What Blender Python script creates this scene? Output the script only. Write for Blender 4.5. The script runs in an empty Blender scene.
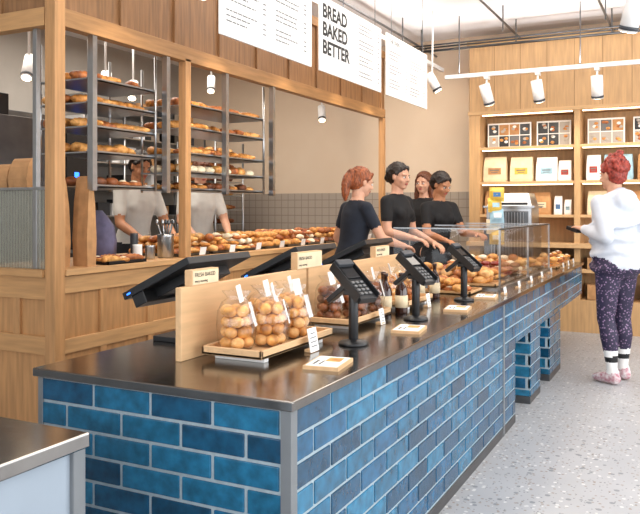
import bpy, math, random
from mathutils import Vector, Matrix, noise
R=random.Random(7)
sc=bpy.context.scene
V=Vector
def hx(h):
    h=h.lstrip('#'); c=[int(h[i:i+2],16)/255 for i in (0,2,4)]
    return tuple((x/12.92 if x<=.04045 else ((x+.055)/1.055)**2.4) for x in c)+(1,)
# ---------------------------------------------------------------- materials
def newmat(n):
    m=bpy.data.materials.new(n); m.use_nodes=True
    nt=m.node_tree; return m,nt,nt.nodes['Principled BSDF']
def mat(n,col,rough=.5,metal=0,var=.12,scale=12,bump=0,emit=0,stretch=(1,1,1),col2=None,coat=0,bscale=None):
    m,nt,p=newmat(n); c=hx(col)
    tc=nt.nodes.new('ShaderNodeTexCoord'); mp=nt.nodes.new('ShaderNodeMapping'); mp.inputs['Scale'].default_value=stretch
    nz=nt.nodes.new('ShaderNodeTexNoise'); nz.inputs['Scale'].default_value=scale; nz.inputs['Detail'].default_value=4
    nt.links.new(tc.outputs['Object'],mp.inputs[0]); nt.links.new(mp.outputs[0],nz.inputs['Vector'])
    r=nt.nodes.new('ShaderNodeValToRGB'); nt.links.new(nz.outputs[0],r.inputs[0])
    c2=hx(col2) if col2 else tuple(x*(1-var*1.5) for x in c[:3])+(1,)
    c1=tuple(min(1,x*(1+var)) for x in c[:3])+(1,)
    r.color_ramp.elements[0].color=c2; r.color_ramp.elements[1].color=c1
    r.color_ramp.elements[0].position=.3; r.color_ramp.elements[1].position=.7
    nt.links.new(r.outputs[0],p.inputs['Base Color'])
    p.inputs['Roughness'].default_value=rough; p.inputs['Metallic'].default_value=metal
    p.inputs['Coat Weight'].default_value=coat
    if emit:
        p.inputs['Emission Color'].default_value=c; p.inputs['Emission Strength'].default_value=emit
    if bump:
        bn=nt.nodes.new('ShaderNodeBump'); bn.inputs['Strength'].default_value=bump; bn.inputs['Distance'].default_value=.01
        if bscale:
            n2=nt.nodes.new('ShaderNodeTexNoise'); n2.inputs['Scale'].default_value=bscale
            nt.links.new(mp.outputs[0],n2.inputs['Vector']); nt.links.new(n2.outputs[0],bn.inputs['Height'])
        else: nt.links.new(nz.outputs[0],bn.inputs['Height'])
        nt.links.new(bn.outputs[0],p.inputs['Normal'])
    return m
def glass(n,col='#ffffff',alpha=.12,rough=.03):
    m=bpy.data.materials.new(n); m.use_nodes=True; nt=m.node_tree; nt.nodes.clear()
    o=nt.nodes.new('ShaderNodeOutputMaterial'); t=nt.nodes.new('ShaderNodeBsdfTransparent'); t.inputs[0].default_value=hx(col)
    g=nt.nodes.new('ShaderNodeBsdfGlossy'); g.inputs['Roughness'].default_value=rough
    mx=nt.nodes.new('ShaderNodeMixShader'); lw=nt.nodes.new('ShaderNodeLayerWeight'); lw.inputs[0].default_value=.25
    ma=nt.nodes.new('ShaderNodeMath'); ma.operation='MULTIPLY_ADD'; ma.inputs[1].default_value=.45; ma.inputs[2].default_value=alpha
    ma.use_clamp=True
    nt.links.new(lw.outputs['Facing'],ma.inputs[0]); nt.links.new(ma.outputs[0],mx.inputs[0])
    nt.links.new(t.outputs[0],mx.inputs[1]); nt.links.new(g.outputs[0],mx.inputs[2]); nt.links.new(mx.outputs[0],o.inputs[0])
    return m
WZ=(14,14,1.2); WY=(14,1.2,14); WX=(1.2,14,14)
wood_z=mat('oak_vertical','#bf8f5e',.5,0,.14,3,.08,stretch=WZ)
wood_y=mat('oak_along','#cb9e6c',.5,0,.12,3,.08,stretch=WY)
wood_x=mat('oak_across','#c39563',.5,0,.12,3,.08,stretch=WX)
head_z=mat('header_oak','#936b46',.5,0,.2,3,.08,stretch=WZ)
head_y=mat('header_oak_rail','#a87d50',.5,0,.14,3,.08,stretch=WY)
pale_y=mat('pale_ply','#d8b184',.5,0,.07,3,.04,stretch=WY)
shelfw=mat('shelf_oak','#c59d6e',.5,0,.1,3,.05,stretch=WZ)
shelfg=mat('shelf_oak_groove','#96734c',.5,0,.1,3,.05,stretch=WZ)
shelfh=mat('shelf_oak_h','#cda677',.5,0,.1,3,.05,stretch=WX)
steel=mat('brushed_steel','#b4b6b8',.28,1,.06,20,.03,stretch=(8,1,1))
steel_top=mat('counter_steel','#93908d',.16,1,.08,14,.04,stretch=(1,1,1))
steel_d=mat('dark_steel','#6e7072',.35,1,.08,10)
grayp=mat('grey_paint_metal','#7f8386',.45,.3,.05,10)
black=mat('black_plastic','#17181b',.38,0,.1,30)
blackg=mat('black_screen','#0b0c0f',.12,0,.05,10)
dkgrey=mat('dark_grey','#3a3d42',.5,0,.1,10)
white=mat('white_paint','#f1f0ee',.5,0,.02,8)
paper=mat('white_paper','#f6f4f0',.7,0,.02,30)
ink=mat('ink','#222222',.7,0,0,10)
grink=mat('grey_print','#6b6b6b',.7,0,0,10)
kraft=mat('kraft_paper','#b98a5c',.8,0,.12,18,.1)
cream=mat('cream_bag','#e6d3b0',.7,0,.08,14,.1)
bricks=[mat('glazed_brick_%d'%i,c,.26,0,.28,22,.14,coat=.25,bscale=40) for i,c in enumerate(['#175a80','#1e688c','#124d6e','#267397','#1a6284','#0f4462'])]
mortar=mat('mortar','#a3b3bb',.85,0,.08,60,.2)
paleblue=mat('pale_blue_panel','#98a4b0',.5,0,.05,4)
bread=[mat('crust_%d'%i,c,.5,0,.3,30,.25,col2=d) for i,(c,d) in enumerate([('#cf9048','#93581f'),('#dda660','#ad7030'),('#b06a34','#74391a'),('#e4b678','#bf8240')])]
dbread=[mat('rye_0','#8c4d24',.5,0,.3,30,.2),mat('rye_1','#6b3a1c',.5,0,.3,30,.2)]
fruit=mat('berry_glaze','#8c2a1c',.25,0,.3,40)
cheese=mat('icing_sugar','#f0e2c4',.6,0,.1,30)
bottle_a=mat('amber_glass','#3a1a0c',.1,0,.1,10,coat=.5)
red=mat('red_print','#a8372c',.5,0,.1,20)
blueprint_=mat('blue_print','#3d74a8',.5,0,.1,20)
yellow=mat('yellow_print','#dcb64a',.45,0,.15,14)
ltblue=mat('light_blue_print','#9cc0d0',.45,0,.15,14)
led=mat('led_strip','#ffe2b8',.5,emit=5)
lampglow=mat('lamp_glow','#ffe6c2',.5,emit=12)
blueled=mat('blue_led','#2a6cff',.5,emit=4)
clear=glass('clear_glass',alpha=.03)
bagplastic=glass('cello_bag',alpha=.06,rough=.12)
greywall=mat('kitchen_grey','#b0aaa2',.7,0,.05,3)
def reeded():
    m,nt,p=newmat('reeded_glass')
    tc=nt.nodes.new('ShaderNodeTexCoord'); wv=nt.nodes.new('ShaderNodeTexWave'); wv.inputs['Scale'].default_value=14; wv.bands_direction='X'
    nt.links.new(tc.outputs['Object'],wv.inputs['Vector'])
    r=nt.nodes.new('ShaderNodeValToRGB'); r.color_ramp.elements[0].color=hx('#7f8074'); r.color_ramp.elements[1].color=hx('#b5b5a6'); nt.links.new(wv.outputs['Fac'],r.inputs[0])
    nt.links.new(r.outputs[0],p.inputs['Base Color']); p.inputs['Roughness'].default_value=.3; p.inputs['Alpha'].default_value=.5
    bn=nt.nodes.new('ShaderNodeBump'); bn.inputs['Strength'].default_value=.3; nt.links.new(wv.outputs['Fac'],bn.inputs['Height']); nt.links.new(bn.outputs[0],p.inputs['Normal'])
    return m
reed=reeded()
def terrazzo():
    m,nt,p=newmat('terrazzo')
    tc=nt.nodes.new('ShaderNodeTexCoord')
    rgb=nt.nodes.new('ShaderNodeTexNoise'); rgb.inputs['Scale'].default_value=2.5; nt.links.new(tc.outputs['Object'],rgb.inputs['Vector'])
    r0=nt.nodes.new('ShaderNodeValToRGB'); r0.color_ramp.elements[0].color=hx('#a7a9ad'); r0.color_ramp.elements[1].color=hx('#b9babd'); nt.links.new(rgb.outputs[0],r0.inputs[0])
    prev=r0.outputs[0]
    for sc_,col,th,w in ((22,'#85898e',.28,.72),(40,'#968c84',.28,.58),(32,'#d4d4d3',.28,.66),(60,'#74797e',.25,.70)):
        vo=nt.nodes.new('ShaderNodeTexVoronoi'); vo.inputs['Scale'].default_value=sc_; nt.links.new(tc.outputs['Object'],vo.inputs['Vector'])
        sep=nt.nodes.new('ShaderNodeSeparateColor'); nt.links.new(vo.outputs['Color'],sep.inputs[0])
        a=nt.nodes.new('ShaderNodeMath'); a.operation='LESS_THAN'; a.inputs[1].default_value=th; nt.links.new(vo.outputs['Distance'],a.inputs[0])
        b=nt.nodes.new('ShaderNodeMath'); b.operation='GREATER_THAN'; b.inputs[1].default_value=w; nt.links.new(sep.outputs[0],b.inputs[0])
        c=nt.nodes.new('ShaderNodeMath'); c.operation='MULTIPLY'; nt.links.new(a.outputs[0],c.inputs[0]); nt.links.new(b.outputs[0],c.inputs[1])
        mx=nt.nodes.new('ShaderNodeMixRGB'); mx.inputs[2].default_value=hx(col); nt.links.new(c.outputs[0],mx.inputs[0]); nt.links.new(prev,mx.inputs[1]); prev=mx.outputs[0]
    nt.links.new(prev,p.inputs['Base Color']); p.inputs['Roughness'].default_value=.4
    return m
terr=terrazzo()
def tilewall():
    m,nt,p=newmat('plaster_and_tile')
    tc=nt.nodes.new('ShaderNodeTexCoord'); sp=nt.nodes.new('ShaderNodeSeparateXYZ'); nt.links.new(tc.outputs['Object'],sp.inputs[0])
    def grid(out,s):
        a=nt.nodes.new('ShaderNodeMath'); a.operation='MULTIPLY'; a.inputs[1].default_value=s; nt.links.new(out,a.inputs[0])
        f=nt.nodes.new('ShaderNodeMath'); f.operation='FRACT'; nt.links.new(a.outputs[0],f.inputs[0])
        l=nt.nodes.new('ShaderNodeMath'); l.operation='LESS_THAN'; l.inputs[1].default_value=.08; nt.links.new(f.outputs[0],l.inputs[0]); return l
    gx=grid(sp.outputs[0],10); gz=grid(sp.outputs[2],10)
    g=nt.nodes.new('ShaderNodeMath'); g.operation='MAXIMUM'; nt.links.new(gx.outputs[0],g.inputs[0]); nt.links.new(gz.outputs[0],g.inputs[1])
    m1=nt.nodes.new('ShaderNodeMixRGB'); m1.inputs[1].default_value=hx('#ada092'); m1.inputs[2].default_value=hx('#8a7d71'); nt.links.new(g.outputs[0],m1.inputs[0])
    lt=nt.nodes.new('ShaderNodeMath'); lt.operation='LESS_THAN'; lt.inputs[1].default_value=1.49; nt.links.new(sp.outputs[2],lt.inputs[0])
    nz=nt.nodes.new('ShaderNodeTexNoise'); nz.inputs['Scale'].default_value=3; nt.links.new(tc.outputs['Object'],nz.inputs['Vector'])
    rr=nt.nodes.new('ShaderNodeValToRGB'); rr.color_ramp.elements[0].color=hx('#dcc4a9'); rr.color_ramp.elements[1].color=hx('#e4cfb6'); nt.links.new(nz.outputs[0],rr.inputs[0])
    m2=nt.nodes.new('ShaderNodeMixRGB'); nt.links.new(lt.outputs[0],m2.inputs[0]); nt.links.new(rr.outputs[0],m2.inputs[1]); nt.links.new(m1.outputs[0],m2.inputs[2])
    nt.links.new(m2.outputs[0],p.inputs['Base Color']); p.inputs['Roughness'].default_value=.6
    return m
def leggings():
    m,nt,p=newmat('patterned_leggings')
    tc=nt.nodes.new('ShaderNodeTexCoord'); vo=nt.nodes.new('ShaderNodeTexVoronoi'); vo.inputs['Scale'].default_value=52
    nt.links.new(tc.outputs['Object'],vo.inputs['Vector']); r=nt.nodes.new('ShaderNodeValToRGB'); nt.links.new(vo.outputs['Distance'],r.inputs[0])
    r.color_ramp.elements[0].color=hx('#9d7fa0'); r.color_ramp.elements[0].position=.15; r.color_ramp.elements[1].color=hx('#2c2540'); r.color_ramp.elements[1].position=.40
    nt.links.new(r.outputs[0],p.inputs['Base Color']); p.inputs['Roughness'].default_value=.6
    return m
# ---------------------------------------------------------------- builder
def frame(ax):
    ax=ax.normalized(); t=V((0,0,1)) if abs(ax.z)<.9 else V((1,0,0))
    u=ax.cross(t).normalized(); return u,ax.cross(u).normalized()
class B:
    def __init__(s,M=None): s.v=[];s.f=[];s.m=[];s.s=[];s.mats=[];s.M=M
    def mi(s,m):
        if m not in s.mats: s.mats.append(m)
        return s.mats.index(m)
    def add(s,vs,fs,m,sm=False):
        o=len(s.v); k=s.mi(m)
        for v in vs: s.v.append((s.M@V(v)) if s.M else V(v))
        for f in fs: s.f.append([i+o for i in f]); s.m.append(k); s.s.append(sm)
    def box(s,x0,x1,y0,y1,z0,z1,m):
        vs=[(x,y,z) for x in (x0,x1) for y in (y0,y1) for z in (z0,z1)]
        s.add(vs,[(0,1,3,2),(4,6,7,5),(0,4,5,1),(2,3,7,6),(0,2,6,4),(1,5,7,3)],m)
    def ob(s,c,sz,rot,m):
        c=V(c); vs=[c+rot@V((x*sz[0]/2,y*sz[1]/2,z*sz[2]/2)) for x in (-1,1) for y in (-1,1) for z in (-1,1)]
        s.add(vs,[(0,1,3,2),(4,6,7,5),(0,4,5,1),(2,3,7,6),(0,2,6,4),(1,5,7,3)],m)
    def loft(s,rings,m,sm=True,closed=False):
        n=len(rings[0]); vs=[p for r in rings for p in r]; fs=[]
        K=len(rings)
        for i in range(K if closed else K-1):
            for j in range(n):
                fs.append((i*n+j,i*n+(j+1)%n,((i+1)%K)*n+(j+1)%n,((i+1)%K)*n+j))
        if not closed:
            fs.append(tuple(range(n))[::-1]); fs.append(tuple((K-1)*n+j for j in range(n)))
        s.add(vs,fs,m,sm)
    def cyl(s,p1,p2,r1,m,r2=None,n=14,sm=True):
        p1=V(p1);p2=V(p2); r2=r1 if r2 is None else r2; u,w=frame(p2-p1)
        rg=[[p+(u*math.cos(a)+w*math.sin(a))*r for a in [2*math.pi*j/n for j in range(n)]] for p,r in ((p1,r1),(p2,r2))]
        s.loft(rg,m,sm)
    def caps(s,p1,p2,r1,r2,m,n=12):
        p1=V(p1);p2=V(p2); ax=(p2-p1); ax=ax.normalized() if ax.length>1e-6 else V((0,0,1)); u,w=frame(ax); rg=[]
        for p,r,angs in ((p1,r1,(-82,-55,-28,0)),(p2,r2,(0,28,55,82))):
            for a in angs:
                a=math.radians(a); c=p+ax*r*math.sin(a); q=r*math.cos(a)
                rg.append([c+(u*math.cos(t)+w*math.sin(t))*q for t in [2*math.pi*j/n for j in range(n)]])
        s.loft(rg,m)
    def ell(s,c,r,m,rot=None,n=12,k=8,nz=0):
        c=V(c); rg=[]
        for i in range(k+1):
            a=-math.pi/2+math.pi*(i+.0)/k; a=max(-1.5,min(1.5,a)); ring=[]
            for j in range(n):
                t=2*math.pi*j/n; p=V((math.cos(a)*math.cos(t)*r[0],math.cos(a)*math.sin(t)*r[1],math.sin(a)*r[2]))
                if nz: p*=1+nz*noise.noise((p+c)*30)
                if rot: p=rot@p
                ring.append(c+p)
            rg.append(ring)
        s.loft(rg,m)
    def lathe(s,c,prof,m,n=20):
        c=V(c); s.loft([[c+V((r*math.cos(2*math.pi*j/n),r*math.sin(2*math.pi*j/n),z)) for j in range(n)] for r,z in prof],m)
    def obj(s,name,parent=None,bevel=0,seg=2):
        me=bpy.data.meshes.new(name); me.from_pydata([tuple(v) for v in s.v],[],s.f)
        for m in s.mats: me.materials.append(m)
        me.polygons.foreach_set('material_index',s.m); me.polygons.foreach_set('use_smooth',s.s)
        me.update(); me.validate()
        o=bpy.data.objects.new(name,me); sc.collection.objects.link(o)
        if parent: o.parent=parent
        if bevel:
            b=o.modifiers.new('bevel','BEVEL'); b.width=bevel; b.segments=seg; b.limit_method='ANGLE'; b.angle_limit=math.radians(50)
        return o
def rotY(d): return Matrix.Rotation(math.radians(d),3,'Y')
def rotZ(d): return Matrix.Rotation(math.radians(d),3,'Z')
def rotX(d): return Matrix.Rotation(math.radians(d),3,'X')
def text(name,body,loc,size,facing='X',parent=None,m=None,align='LEFT',sp=1.0,bold=0):
    c=bpy.data.curves.new(name,'FONT'); c.body=body; c.size=size; c.align_x=align; c.space_line=sp; c.extrude=.0004; c.offset=bold
    c.materials.append(m or ink)
    o=bpy.data.objects.new(name,c); sc.collection.objects.link(o); o.location=loc
    o.rotation_euler=(math.pi/2,0,math.pi/2) if facing=='X' else (math.pi/2,0,0)
    if parent: o.parent=parent
    return o
# ---------------------------------------------------------------- room
CH=3.3
b=B(); b.box(-6.6,3.1,-2.6,8.7,-.1,0,terr); b.obj('floor')
ceilm=mat('ceiling_paint','#efedee',.8,0,.02,2)
b=B(); b.box(-6.6,3.1,-2.6,8.7,CH,CH+.1,ceilm); b.obj('ceiling')
b=B(); b.box(-6.6,3.1,8.6,8.7,0,CH,tilewall()); b.obj('wall_back')
b=B(); b.box(-6.6,-6.5,-2.6,8.6,0,CH,greywall); b.obj('wall_left')
wp=mat('wall_plaster','#cfc4b6',.8,0,.04,3)
b=B()
b.box(3,3.1,-2.6,8.6,0,.4,wp); b.box(3,3.1,-2.6,8.6,2.9,CH,wp)
for y in (-2.6,.9,4.4,8.2): b.box(3,3.1,y,y+.4,.4,2.9,wp)
b.obj('wall_right')
b=B()
b.box(-6.5,3,-2.6,-2.5,0,.4,wp); b.box(-6.5,3,-2.6,-2.5,2.9,CH,wp)
for x in (-6.5,-3.4,-.4,2.6): b.box(x,x+.4,-2.6,-2.5,.4,2.9,wp)
b.obj('wall_front')
k=1
for y0,y1 in ((-2.2,.9),(1.3,4.4),(4.8,8.2)):
    b=B()
    for a,c in ((.4,.46),(2.84,2.9)): b.box(3.02,3.08,y0,y1,a,c,dkgrey)
    for y in (y0,(y0+y1)/2-.03,y1-.06): b.box(3.02,3.08,y,y+.06,.46,2.84,dkgrey)
    b.obj('window_%d'%k); k+=1
# ---------------------------------------------------------------- main counter
CT=.78
def brick_face(b,o,u,n,L,zt,zb,first=0):
    o=V(o);u=V(u);n=V(n); row=0; z=zt
    while z>zb+.03:
        h=min(.067,z-zb); x=-(.1125 if (row+first)%2 else 0)
        while x<L:
            a=max(0,x); c=min(L,x+.214)
            if c-a>.02:
                p=o+u*(a+c)/2+n*(-.005); ux=abs(u.x)>.5
                sz=(c-a,.020,h) if ux else (.020,c-a,h)
                b.ob((p.x,p.y,z-h/2),sz,Matrix.Identity(3),R.choice(bricks))
            x+=.225
        z-=.077; row+=1
b=B()
X0,X1=-1.905,-.982
YF=1.774
b.box(X0,X1,YF,4.58,.0,.75,mortar)
b.box(X0+.02,X1,4.58,7.54,.48,.75,mortar)
b.box(-1.9,-1.86,4.58,7.54,0,.48,wood_z)
for y0,y1 in ((5.05,5.40),(5.78,6.27)): b.box(-1.45,X1,y0,y1,0,.48,mortar)
bc=B()
brick_face(bc,(X1,1.80,0),(0,1,0),(1,0,0),4.58-1.80,.745,.05)
brick_face(bc,(X1,4.585,0),(0,1,0),(1,0,0),7.54-4.585,.745,.48,1)
for y0,y1 in ((5.05,5.40),(5.78,6.27)):
    brick_face(bc,(X1,y0,0),(0,1,0),(1,0,0),y1-y0,.475,.05)
    brick_face(bc,(-1.45,y0,0),(1,0,0),(0,-1,0),.465,.475,.05)
    brick_face(bc,(-1.45,y1,0),(1,0,0),(0,1,0),.465,.475,.05)
brick_face(bc,(X0,YF,0),(1,0,0),(0,-1,0),.897,.745,.05)
brick_face(bc,(X0,7.54,0),(1,0,0),(0,1,0),.92,.745,.48)
counter=b.obj('bakery_counter')
bc.obj('glazed_bricks',counter,bevel=.003,seg=2)
b=B()
b.box(-1.93,-.962,1.752,7.56,.752,CT,steel_top)
b.obj('steel_worktop',counter,bevel=.004)
b=B()
b.box(-1.008,-.974,1.764,1.80,0,.752,grayp); b.box(-.984,-.974,4.26,4.29,0,.752,grayp)
b.box(-.984,-.976,1.80,4.58,0,.05,steel_d)
for y0,y1 in ((5.05,5.40),(5.78,6.27)): b.box(-1.455,-.978,y0-.006,y1+.006,0,.05,steel_d)
b.box(-1.92,-1.90,1.766,1.79,0,.752,grayp)
b.obj('steel_trim',counter,bevel=.002)
b=B()
b.box(-2.5,-1.275,-.3,1.29,0,.745,paleblue); b.box(-2.52,-1.255,-.32,1.309,.745,.78,steel_top)
b.box(-1.30,-1.262,1.265,1.303,0,.745,grayp)
b.obj('side_counter',bevel=.004)
# ---------------------------------------------------------------- timber kitchen screen
PX=-3.1; PY=2.97; LZ=.964
b=B()
b.box(PX-.04,PX+.035,PY-.035,PY+.04,0,CH,wood_z)
for y in (4.12,7.69): b.box(PX-.03,PX+.03,y-.03,y+.03,LZ,2.31,wood_z)
b.box(PX-.03,PX+.0,PY,7.72,2.38,3.0,head_z); b.box(PX-.04,PX+.03,PY,7.72,2.29,2.39,head_y); b.box(PX-.04,PX+.03,PY,7.72,2.95,3.03,head_y)
b.box(PX-.03,PX+.0,PY,5.2,3.03,CH,head_z)
y=PY+.5
while y<7.7: b.box(PX,PX+.018,y,y+.05,2.38,2.96,head_z); y+=.52
b.box(PX-.0,PX+.018,7.66,7.72,2.3,3.0,head_z)
b.box(PX-.03,PX,PY,7.72,0,.93,wood_z)
b.box(PX,PX+.02,PY,7.72,.83,.925,wood_y); b.box(PX,PX+.02,PY,7.72,.50,.58,wood_y); b.box(PX,PX+.02,PY,7.72,0,.1,wood_y)
y=PY+.33
while y<7.7: b.box(PX,PX+.018,y,y+.05,.1,.83,wood_z); y+=.42
b.box(PX-.7,PX+.045,PY+.04,7.72,.93,LZ,wood_y)
for y in (3.4,5.3,7.6): b.box(PX-.68,PX-.62,y,y+.06,0,.93,wood_z)
screen=b.obj('timber_kitchen_partition',bevel=.003)
b=B()
b.box(-6.45,PX-.05,PY,PY+.03,2.38,CH,head_z); b.box(-6.45,PX-.05,PY-.03,PY+.04,2.29,2.39,wood_x)
x=PX-.45
while x>-6.4: b.box(x,x+.05,PY-.018,PY,2.38,CH,head_z); x-=.45
b.box(-6.45,PX-.05,PY,PY+.03,0,.93,wood_z); b.box(-6.45,PX-.045,PY-.05,PY+.05,.925,LZ,wood_x)
b.box(-6.45,PX-.05,PY-.02,PY,.80,.925,wood_x); b.box(-6.45,PX-.05,PY-.02,PY,.50,.60,wood_x); b.box(-6.45,PX-.05,PY-.02,PY,0,.1,wood_x)
x=PX-.30
while x>-6.4: b.box(x,x+.05,PY-.018,PY,.6,.80,wood_z); x-=.38
b.box(-3.27,-3.24,PY,PY+.03,LZ,2.29,steel); b.box(-3.72,-3.68,PY,PY+.03,LZ,2.29,steel)
b.box(-6.4,-3.16,PY+.008,PY+.018,LZ,1.40,reed); b.box(-6.4,-3.16,PY-.002,PY+.03,1.40,1.415,steel)
b.obj('timber_kitchen_partition',bevel=.002)
b=B()
for y in (3.25,3.92,4.61,5.29): b.box(PX-.02,PX+.02,y-.018,y+.018,1.40,2.29,steel)
b.obj('steel_mullions',screen)
# ---------------------------------------------------------------- pastries
def croissant(b,c,yaw,L=.15,m=None):
    m=m or R.choice(bread[:3]); c=V(c); rt=rotZ(yaw); rg=[]; K=15; Rr=L*.55
    for i in range(K):
        t=-1+2*i/(K-1); a=t*1.25; cen=V((Rr*math.sin(a),Rr*math.cos(a)-Rr*.6,0))
        nn=V((math.sin(a),math.cos(a),0))
        r=L*.21*max(.12,(1-t*t))**.6*(1.12 if i%2 else .94)
        rg.append([c+rt@(cen+nn*math.cos(q)*r+V((0,0,1))*(math.sin(q)*r*.9+L*.18)) for q in [2*math.pi*j/9 for j in range(9)]])
    b.loft(rg,m)
def roll(b,c,r=.04,m=None,fl=.7):
    b.ell(V(c)+V((0,0,r*fl)),(r*R.uniform(.9,1.15),r*R.uniform(.9,1.1),r*fl),m or R.choice(bread),nz=.12,n=11,k=7)
def danish(b,c,r=.045):
    roll(b,c,r,R.choice(bread[:3]),.4); b.ell(V(c)+V((0,0,r*.72)),(r*.5,r*.5,r*.2),R.choice([fruit,cheese,cheese]),n=9,k=5)
def spread(b,x0,x1,y0,y1,z,kind,step=.09,layers=1):
    for l in range(layers):
        x=x0+step/2+l*.02
        while x<x1-step*.3-l*.02:
            y=y0+step/2+l*step*.3
            while y<y1-step*.3-l*step*.3:
                p=(x+R.uniform(-.01,.01),y+R.uniform(-.01,.01),z+l*step*.45)
                kd=R.choice(kind)
                if kd=='c': croissant(b,p,R.uniform(50,130),step*1.5)
                elif kd=='r': roll(b,p,step*.47)
                elif kd=='d': danish(b,p,step*.48)
                elif kd=='f': roll(b,p,step*.45,fruit,.5)
                elif kd=='k': roll(b,p,step*.45,R.choice(dbread),.6)
                elif kd=='w': roll(b,p,step*.45,cheese,.6)
                y+=step*(1.35 if kd=='c' else 1.0)
            x+=step
def tray(b,x0,x1,y0,y1,z,m,h=.02):
    b.box(x0,x1,y0,y1,z,z+.006,m)
    for a in ((x0,x1,y0,y0+.008),(x0,x1,y1-.008,y1),(x0,x0+.008,y0,y1),(x1-.008,x1,y0,y1)): b.box(a[0],a[1],a[2],a[3],z,z+h,m)
def rack(name,y0,y1,zs,kinds):
    b=B()
    xa,xb=PX-.45,PX-.06
    for y in (y0+.015,y1-.015):
        for x in (xa,xb): b.cyl((x,y,zs[0]-.02),(x,y,2.29),.009,steel,n=8)
    for i,z in enumerate(zs):
        b.box(xa,xb,y0,y1,z-.008,z,steel); b.box(xb-.004,xb,y0,y1,z-.008,z+.01,steel)
        spread(b,xa+.02,xb+.01,y0+.03,y1-.02,z,kinds[i%len(kinds)],.11)
    return b.obj(name)
rack('pastry_rack',3.27,3.90,[1.43,1.63,1.78,1.92,2.06],[['d','k'],['c','r'],['c'],['c'],['c']])
rack('pastry_rack',4.2,5.27,[1.43,1.55,1.68,1.86,2.02],[['k','d'],['w','r'],['c','d'],['c'],['c']])
b=B(); y=4.14
kk=[['c'],['r','d'],['d','w'],['c'],['r'],['w','d'],['k','r'],['c'],['f','d']]
i=0
while y<7.35:
    tray(b,-3.62,-3.15,y,y+.34,LZ,steel_d); spread(b,-3.60,-3.16,y+.01,y+.33,LZ+.006,kk[i%9],.09,3); y+=.375; i+=1
    b.ob((-3.09,y-.2,LZ+.035),(.003,.07,.055),rotY(12),paper)
b.obj('ledge_pastry_display')
b=B(); tray(b,-3.34,-3.08,3.36,3.70,LZ,black); spread(b,-3.33,-3.09,3.37,3.69,LZ+.006,['c','d'],.085); b.obj('pastry_tray')
for x,y,w,h,z0 in ((-3.26,3.14,.12,.50,LZ),(-3.16,3.25,.11,.52,LZ),(-3.48,3.10,.15,.17,1.417),(-3.64,3.10,.13,.14,1.417)):
    b=B(); rg=[]
    if z0>1: b.box(x-.09,x+.09,3.02,3.2,1.405,1.417,steel)
    for t,sx,sy in ((0,1,.6),(.3,1.02,.7),(.7,1,.5),(.92,.96,.25),(1,.98,.06)):
        rg.append([V((x+dx*w/2*sx,y+dy*w/2*sy,z0+h*t)) for dx,dy in ((-1,-1),(-.3,-1.1),(.3,-1),(1,-1),(1.05,0),(1,1),(0,.9),(-1,1))])
    b.loft(rg,kraft,False); b.obj('kraft_bread_bag')
def jar(name,x,y,z,r,h,m,sticks=0):
    b=B(); b.lathe((x,y,z),[(r*.9,0),(r,.01),(r,h*.9),(r*1.05,h),(r*.9,h),(r*.85,h*.3)],m)
    for i in range(sticks):
        a=R.uniform(0,6.28); e=V((x+math.cos(a)*r*1.1,y+math.sin(a)*r*1.1,z+h*1.5)); b.cyl((x,y,z+h*.4),e,.005,steel if i%2 else steel_d,n=6); b.ell(e,(.012,.012,.02),steel if i%2 else steel_d,n=8,k=5)
    return b.obj(name)
jar('steel_utensil_pot',-3.2,4.04,LZ,.055,.16,steel,6)
jar('ceramic_jar',-3.2,3.88,LZ,.032,.09,steel); jar('ceramic_jar',-3.22,3.78,LZ,.03,.10,white); jar('glass_bottle',-3.3,3.84,LZ,.025,.17,dkgrey)
b=B(); lav=mat('lavender_cloth','#6f6a86',.8,0,.15,14,.2)
b.loft([[V((-3.5+cx*s,3.72+cy*s*.6,LZ+.02+z)) for cx,cy in ((-.1,-.1),(0,-.13),(.1,-.1),(.12,0),(.1,.1),(0,.12),(-.1,.1),(-.12,0))] for z,s in ((-.02,1),(.1,1.05),(.2,.9),(.25,.6),(.3,.25))],lav); b.obj('cloth_bag')
# kitchen equipment
b=B()
b.box(-6.45,-5.6,4.3,5.9,.0,2.2,steel_d)
for z in (.35,.8,1.25,1.7):
    b.box(-5.6,-5.57,4.4,5.45,z,z+.36,blackg); b.cyl((-5.54,4.45,z+.33),(-5.54,5.4,z+.33),.012,steel,n=8)
b.box(-5.6,-5.58,5.5,5.85,.4,2.05,black); b.box(-5.58,-5.575,5.6,5.66,1.6,1.66,blueled)
b.obj('deck_oven',bevel=.006)
b=B()
for x in (-5.6,-5.05):
    for y in (7.3,7.9): b.cyl((x,y,.0),(x,y,2.1),.014,steel,n=8)
for i in range(11):
    z=.25+i*.17; b.box(-5.6,-5.05,7.3,7.9,z,z+.012,steel); spread(b,-5.58,-5.07,7.32,7.88,z+.012,[['c'],['r'],['k']][i%3],.11)
b.obj('baking_trolley')
b=B()
for y in (6.1,6.7):
    for x in (-6.4,-5.9): b.cyl((x,y,0),(x,y,2.4),.014,steel,n=8)
for z in (1.2,1.5,1.8,2.1,2.4):
    b.box(-6.42,-5.88,6.08,8.3,z,z+.015,steel)
    for q in range(9): b.box(-6.3,-6.0,6.15+q*.23,6.15+q*.23+R.uniform(.1,.2),z+.015,z+R.uniform(.1,.24),R.choice([dkgrey,white,kraft,steel,steel_d]))
for x in (-6.4,-5.9): b.cyl((x,8.28,0),(x,8.28,2.4),.014,steel,n=8)
b.obj('kitchen_storage_shelving')
b=B(); b.box(-5.35,-4.95,4.3,7.0,.86,.9,steel)
for y in (4.4,6.9):
    for x in (-5.32,-4.98): b.cyl((x,y,0),(x,y,.86),.02,steel,n=8)
b.obj('kitchen_work_table')
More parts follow.
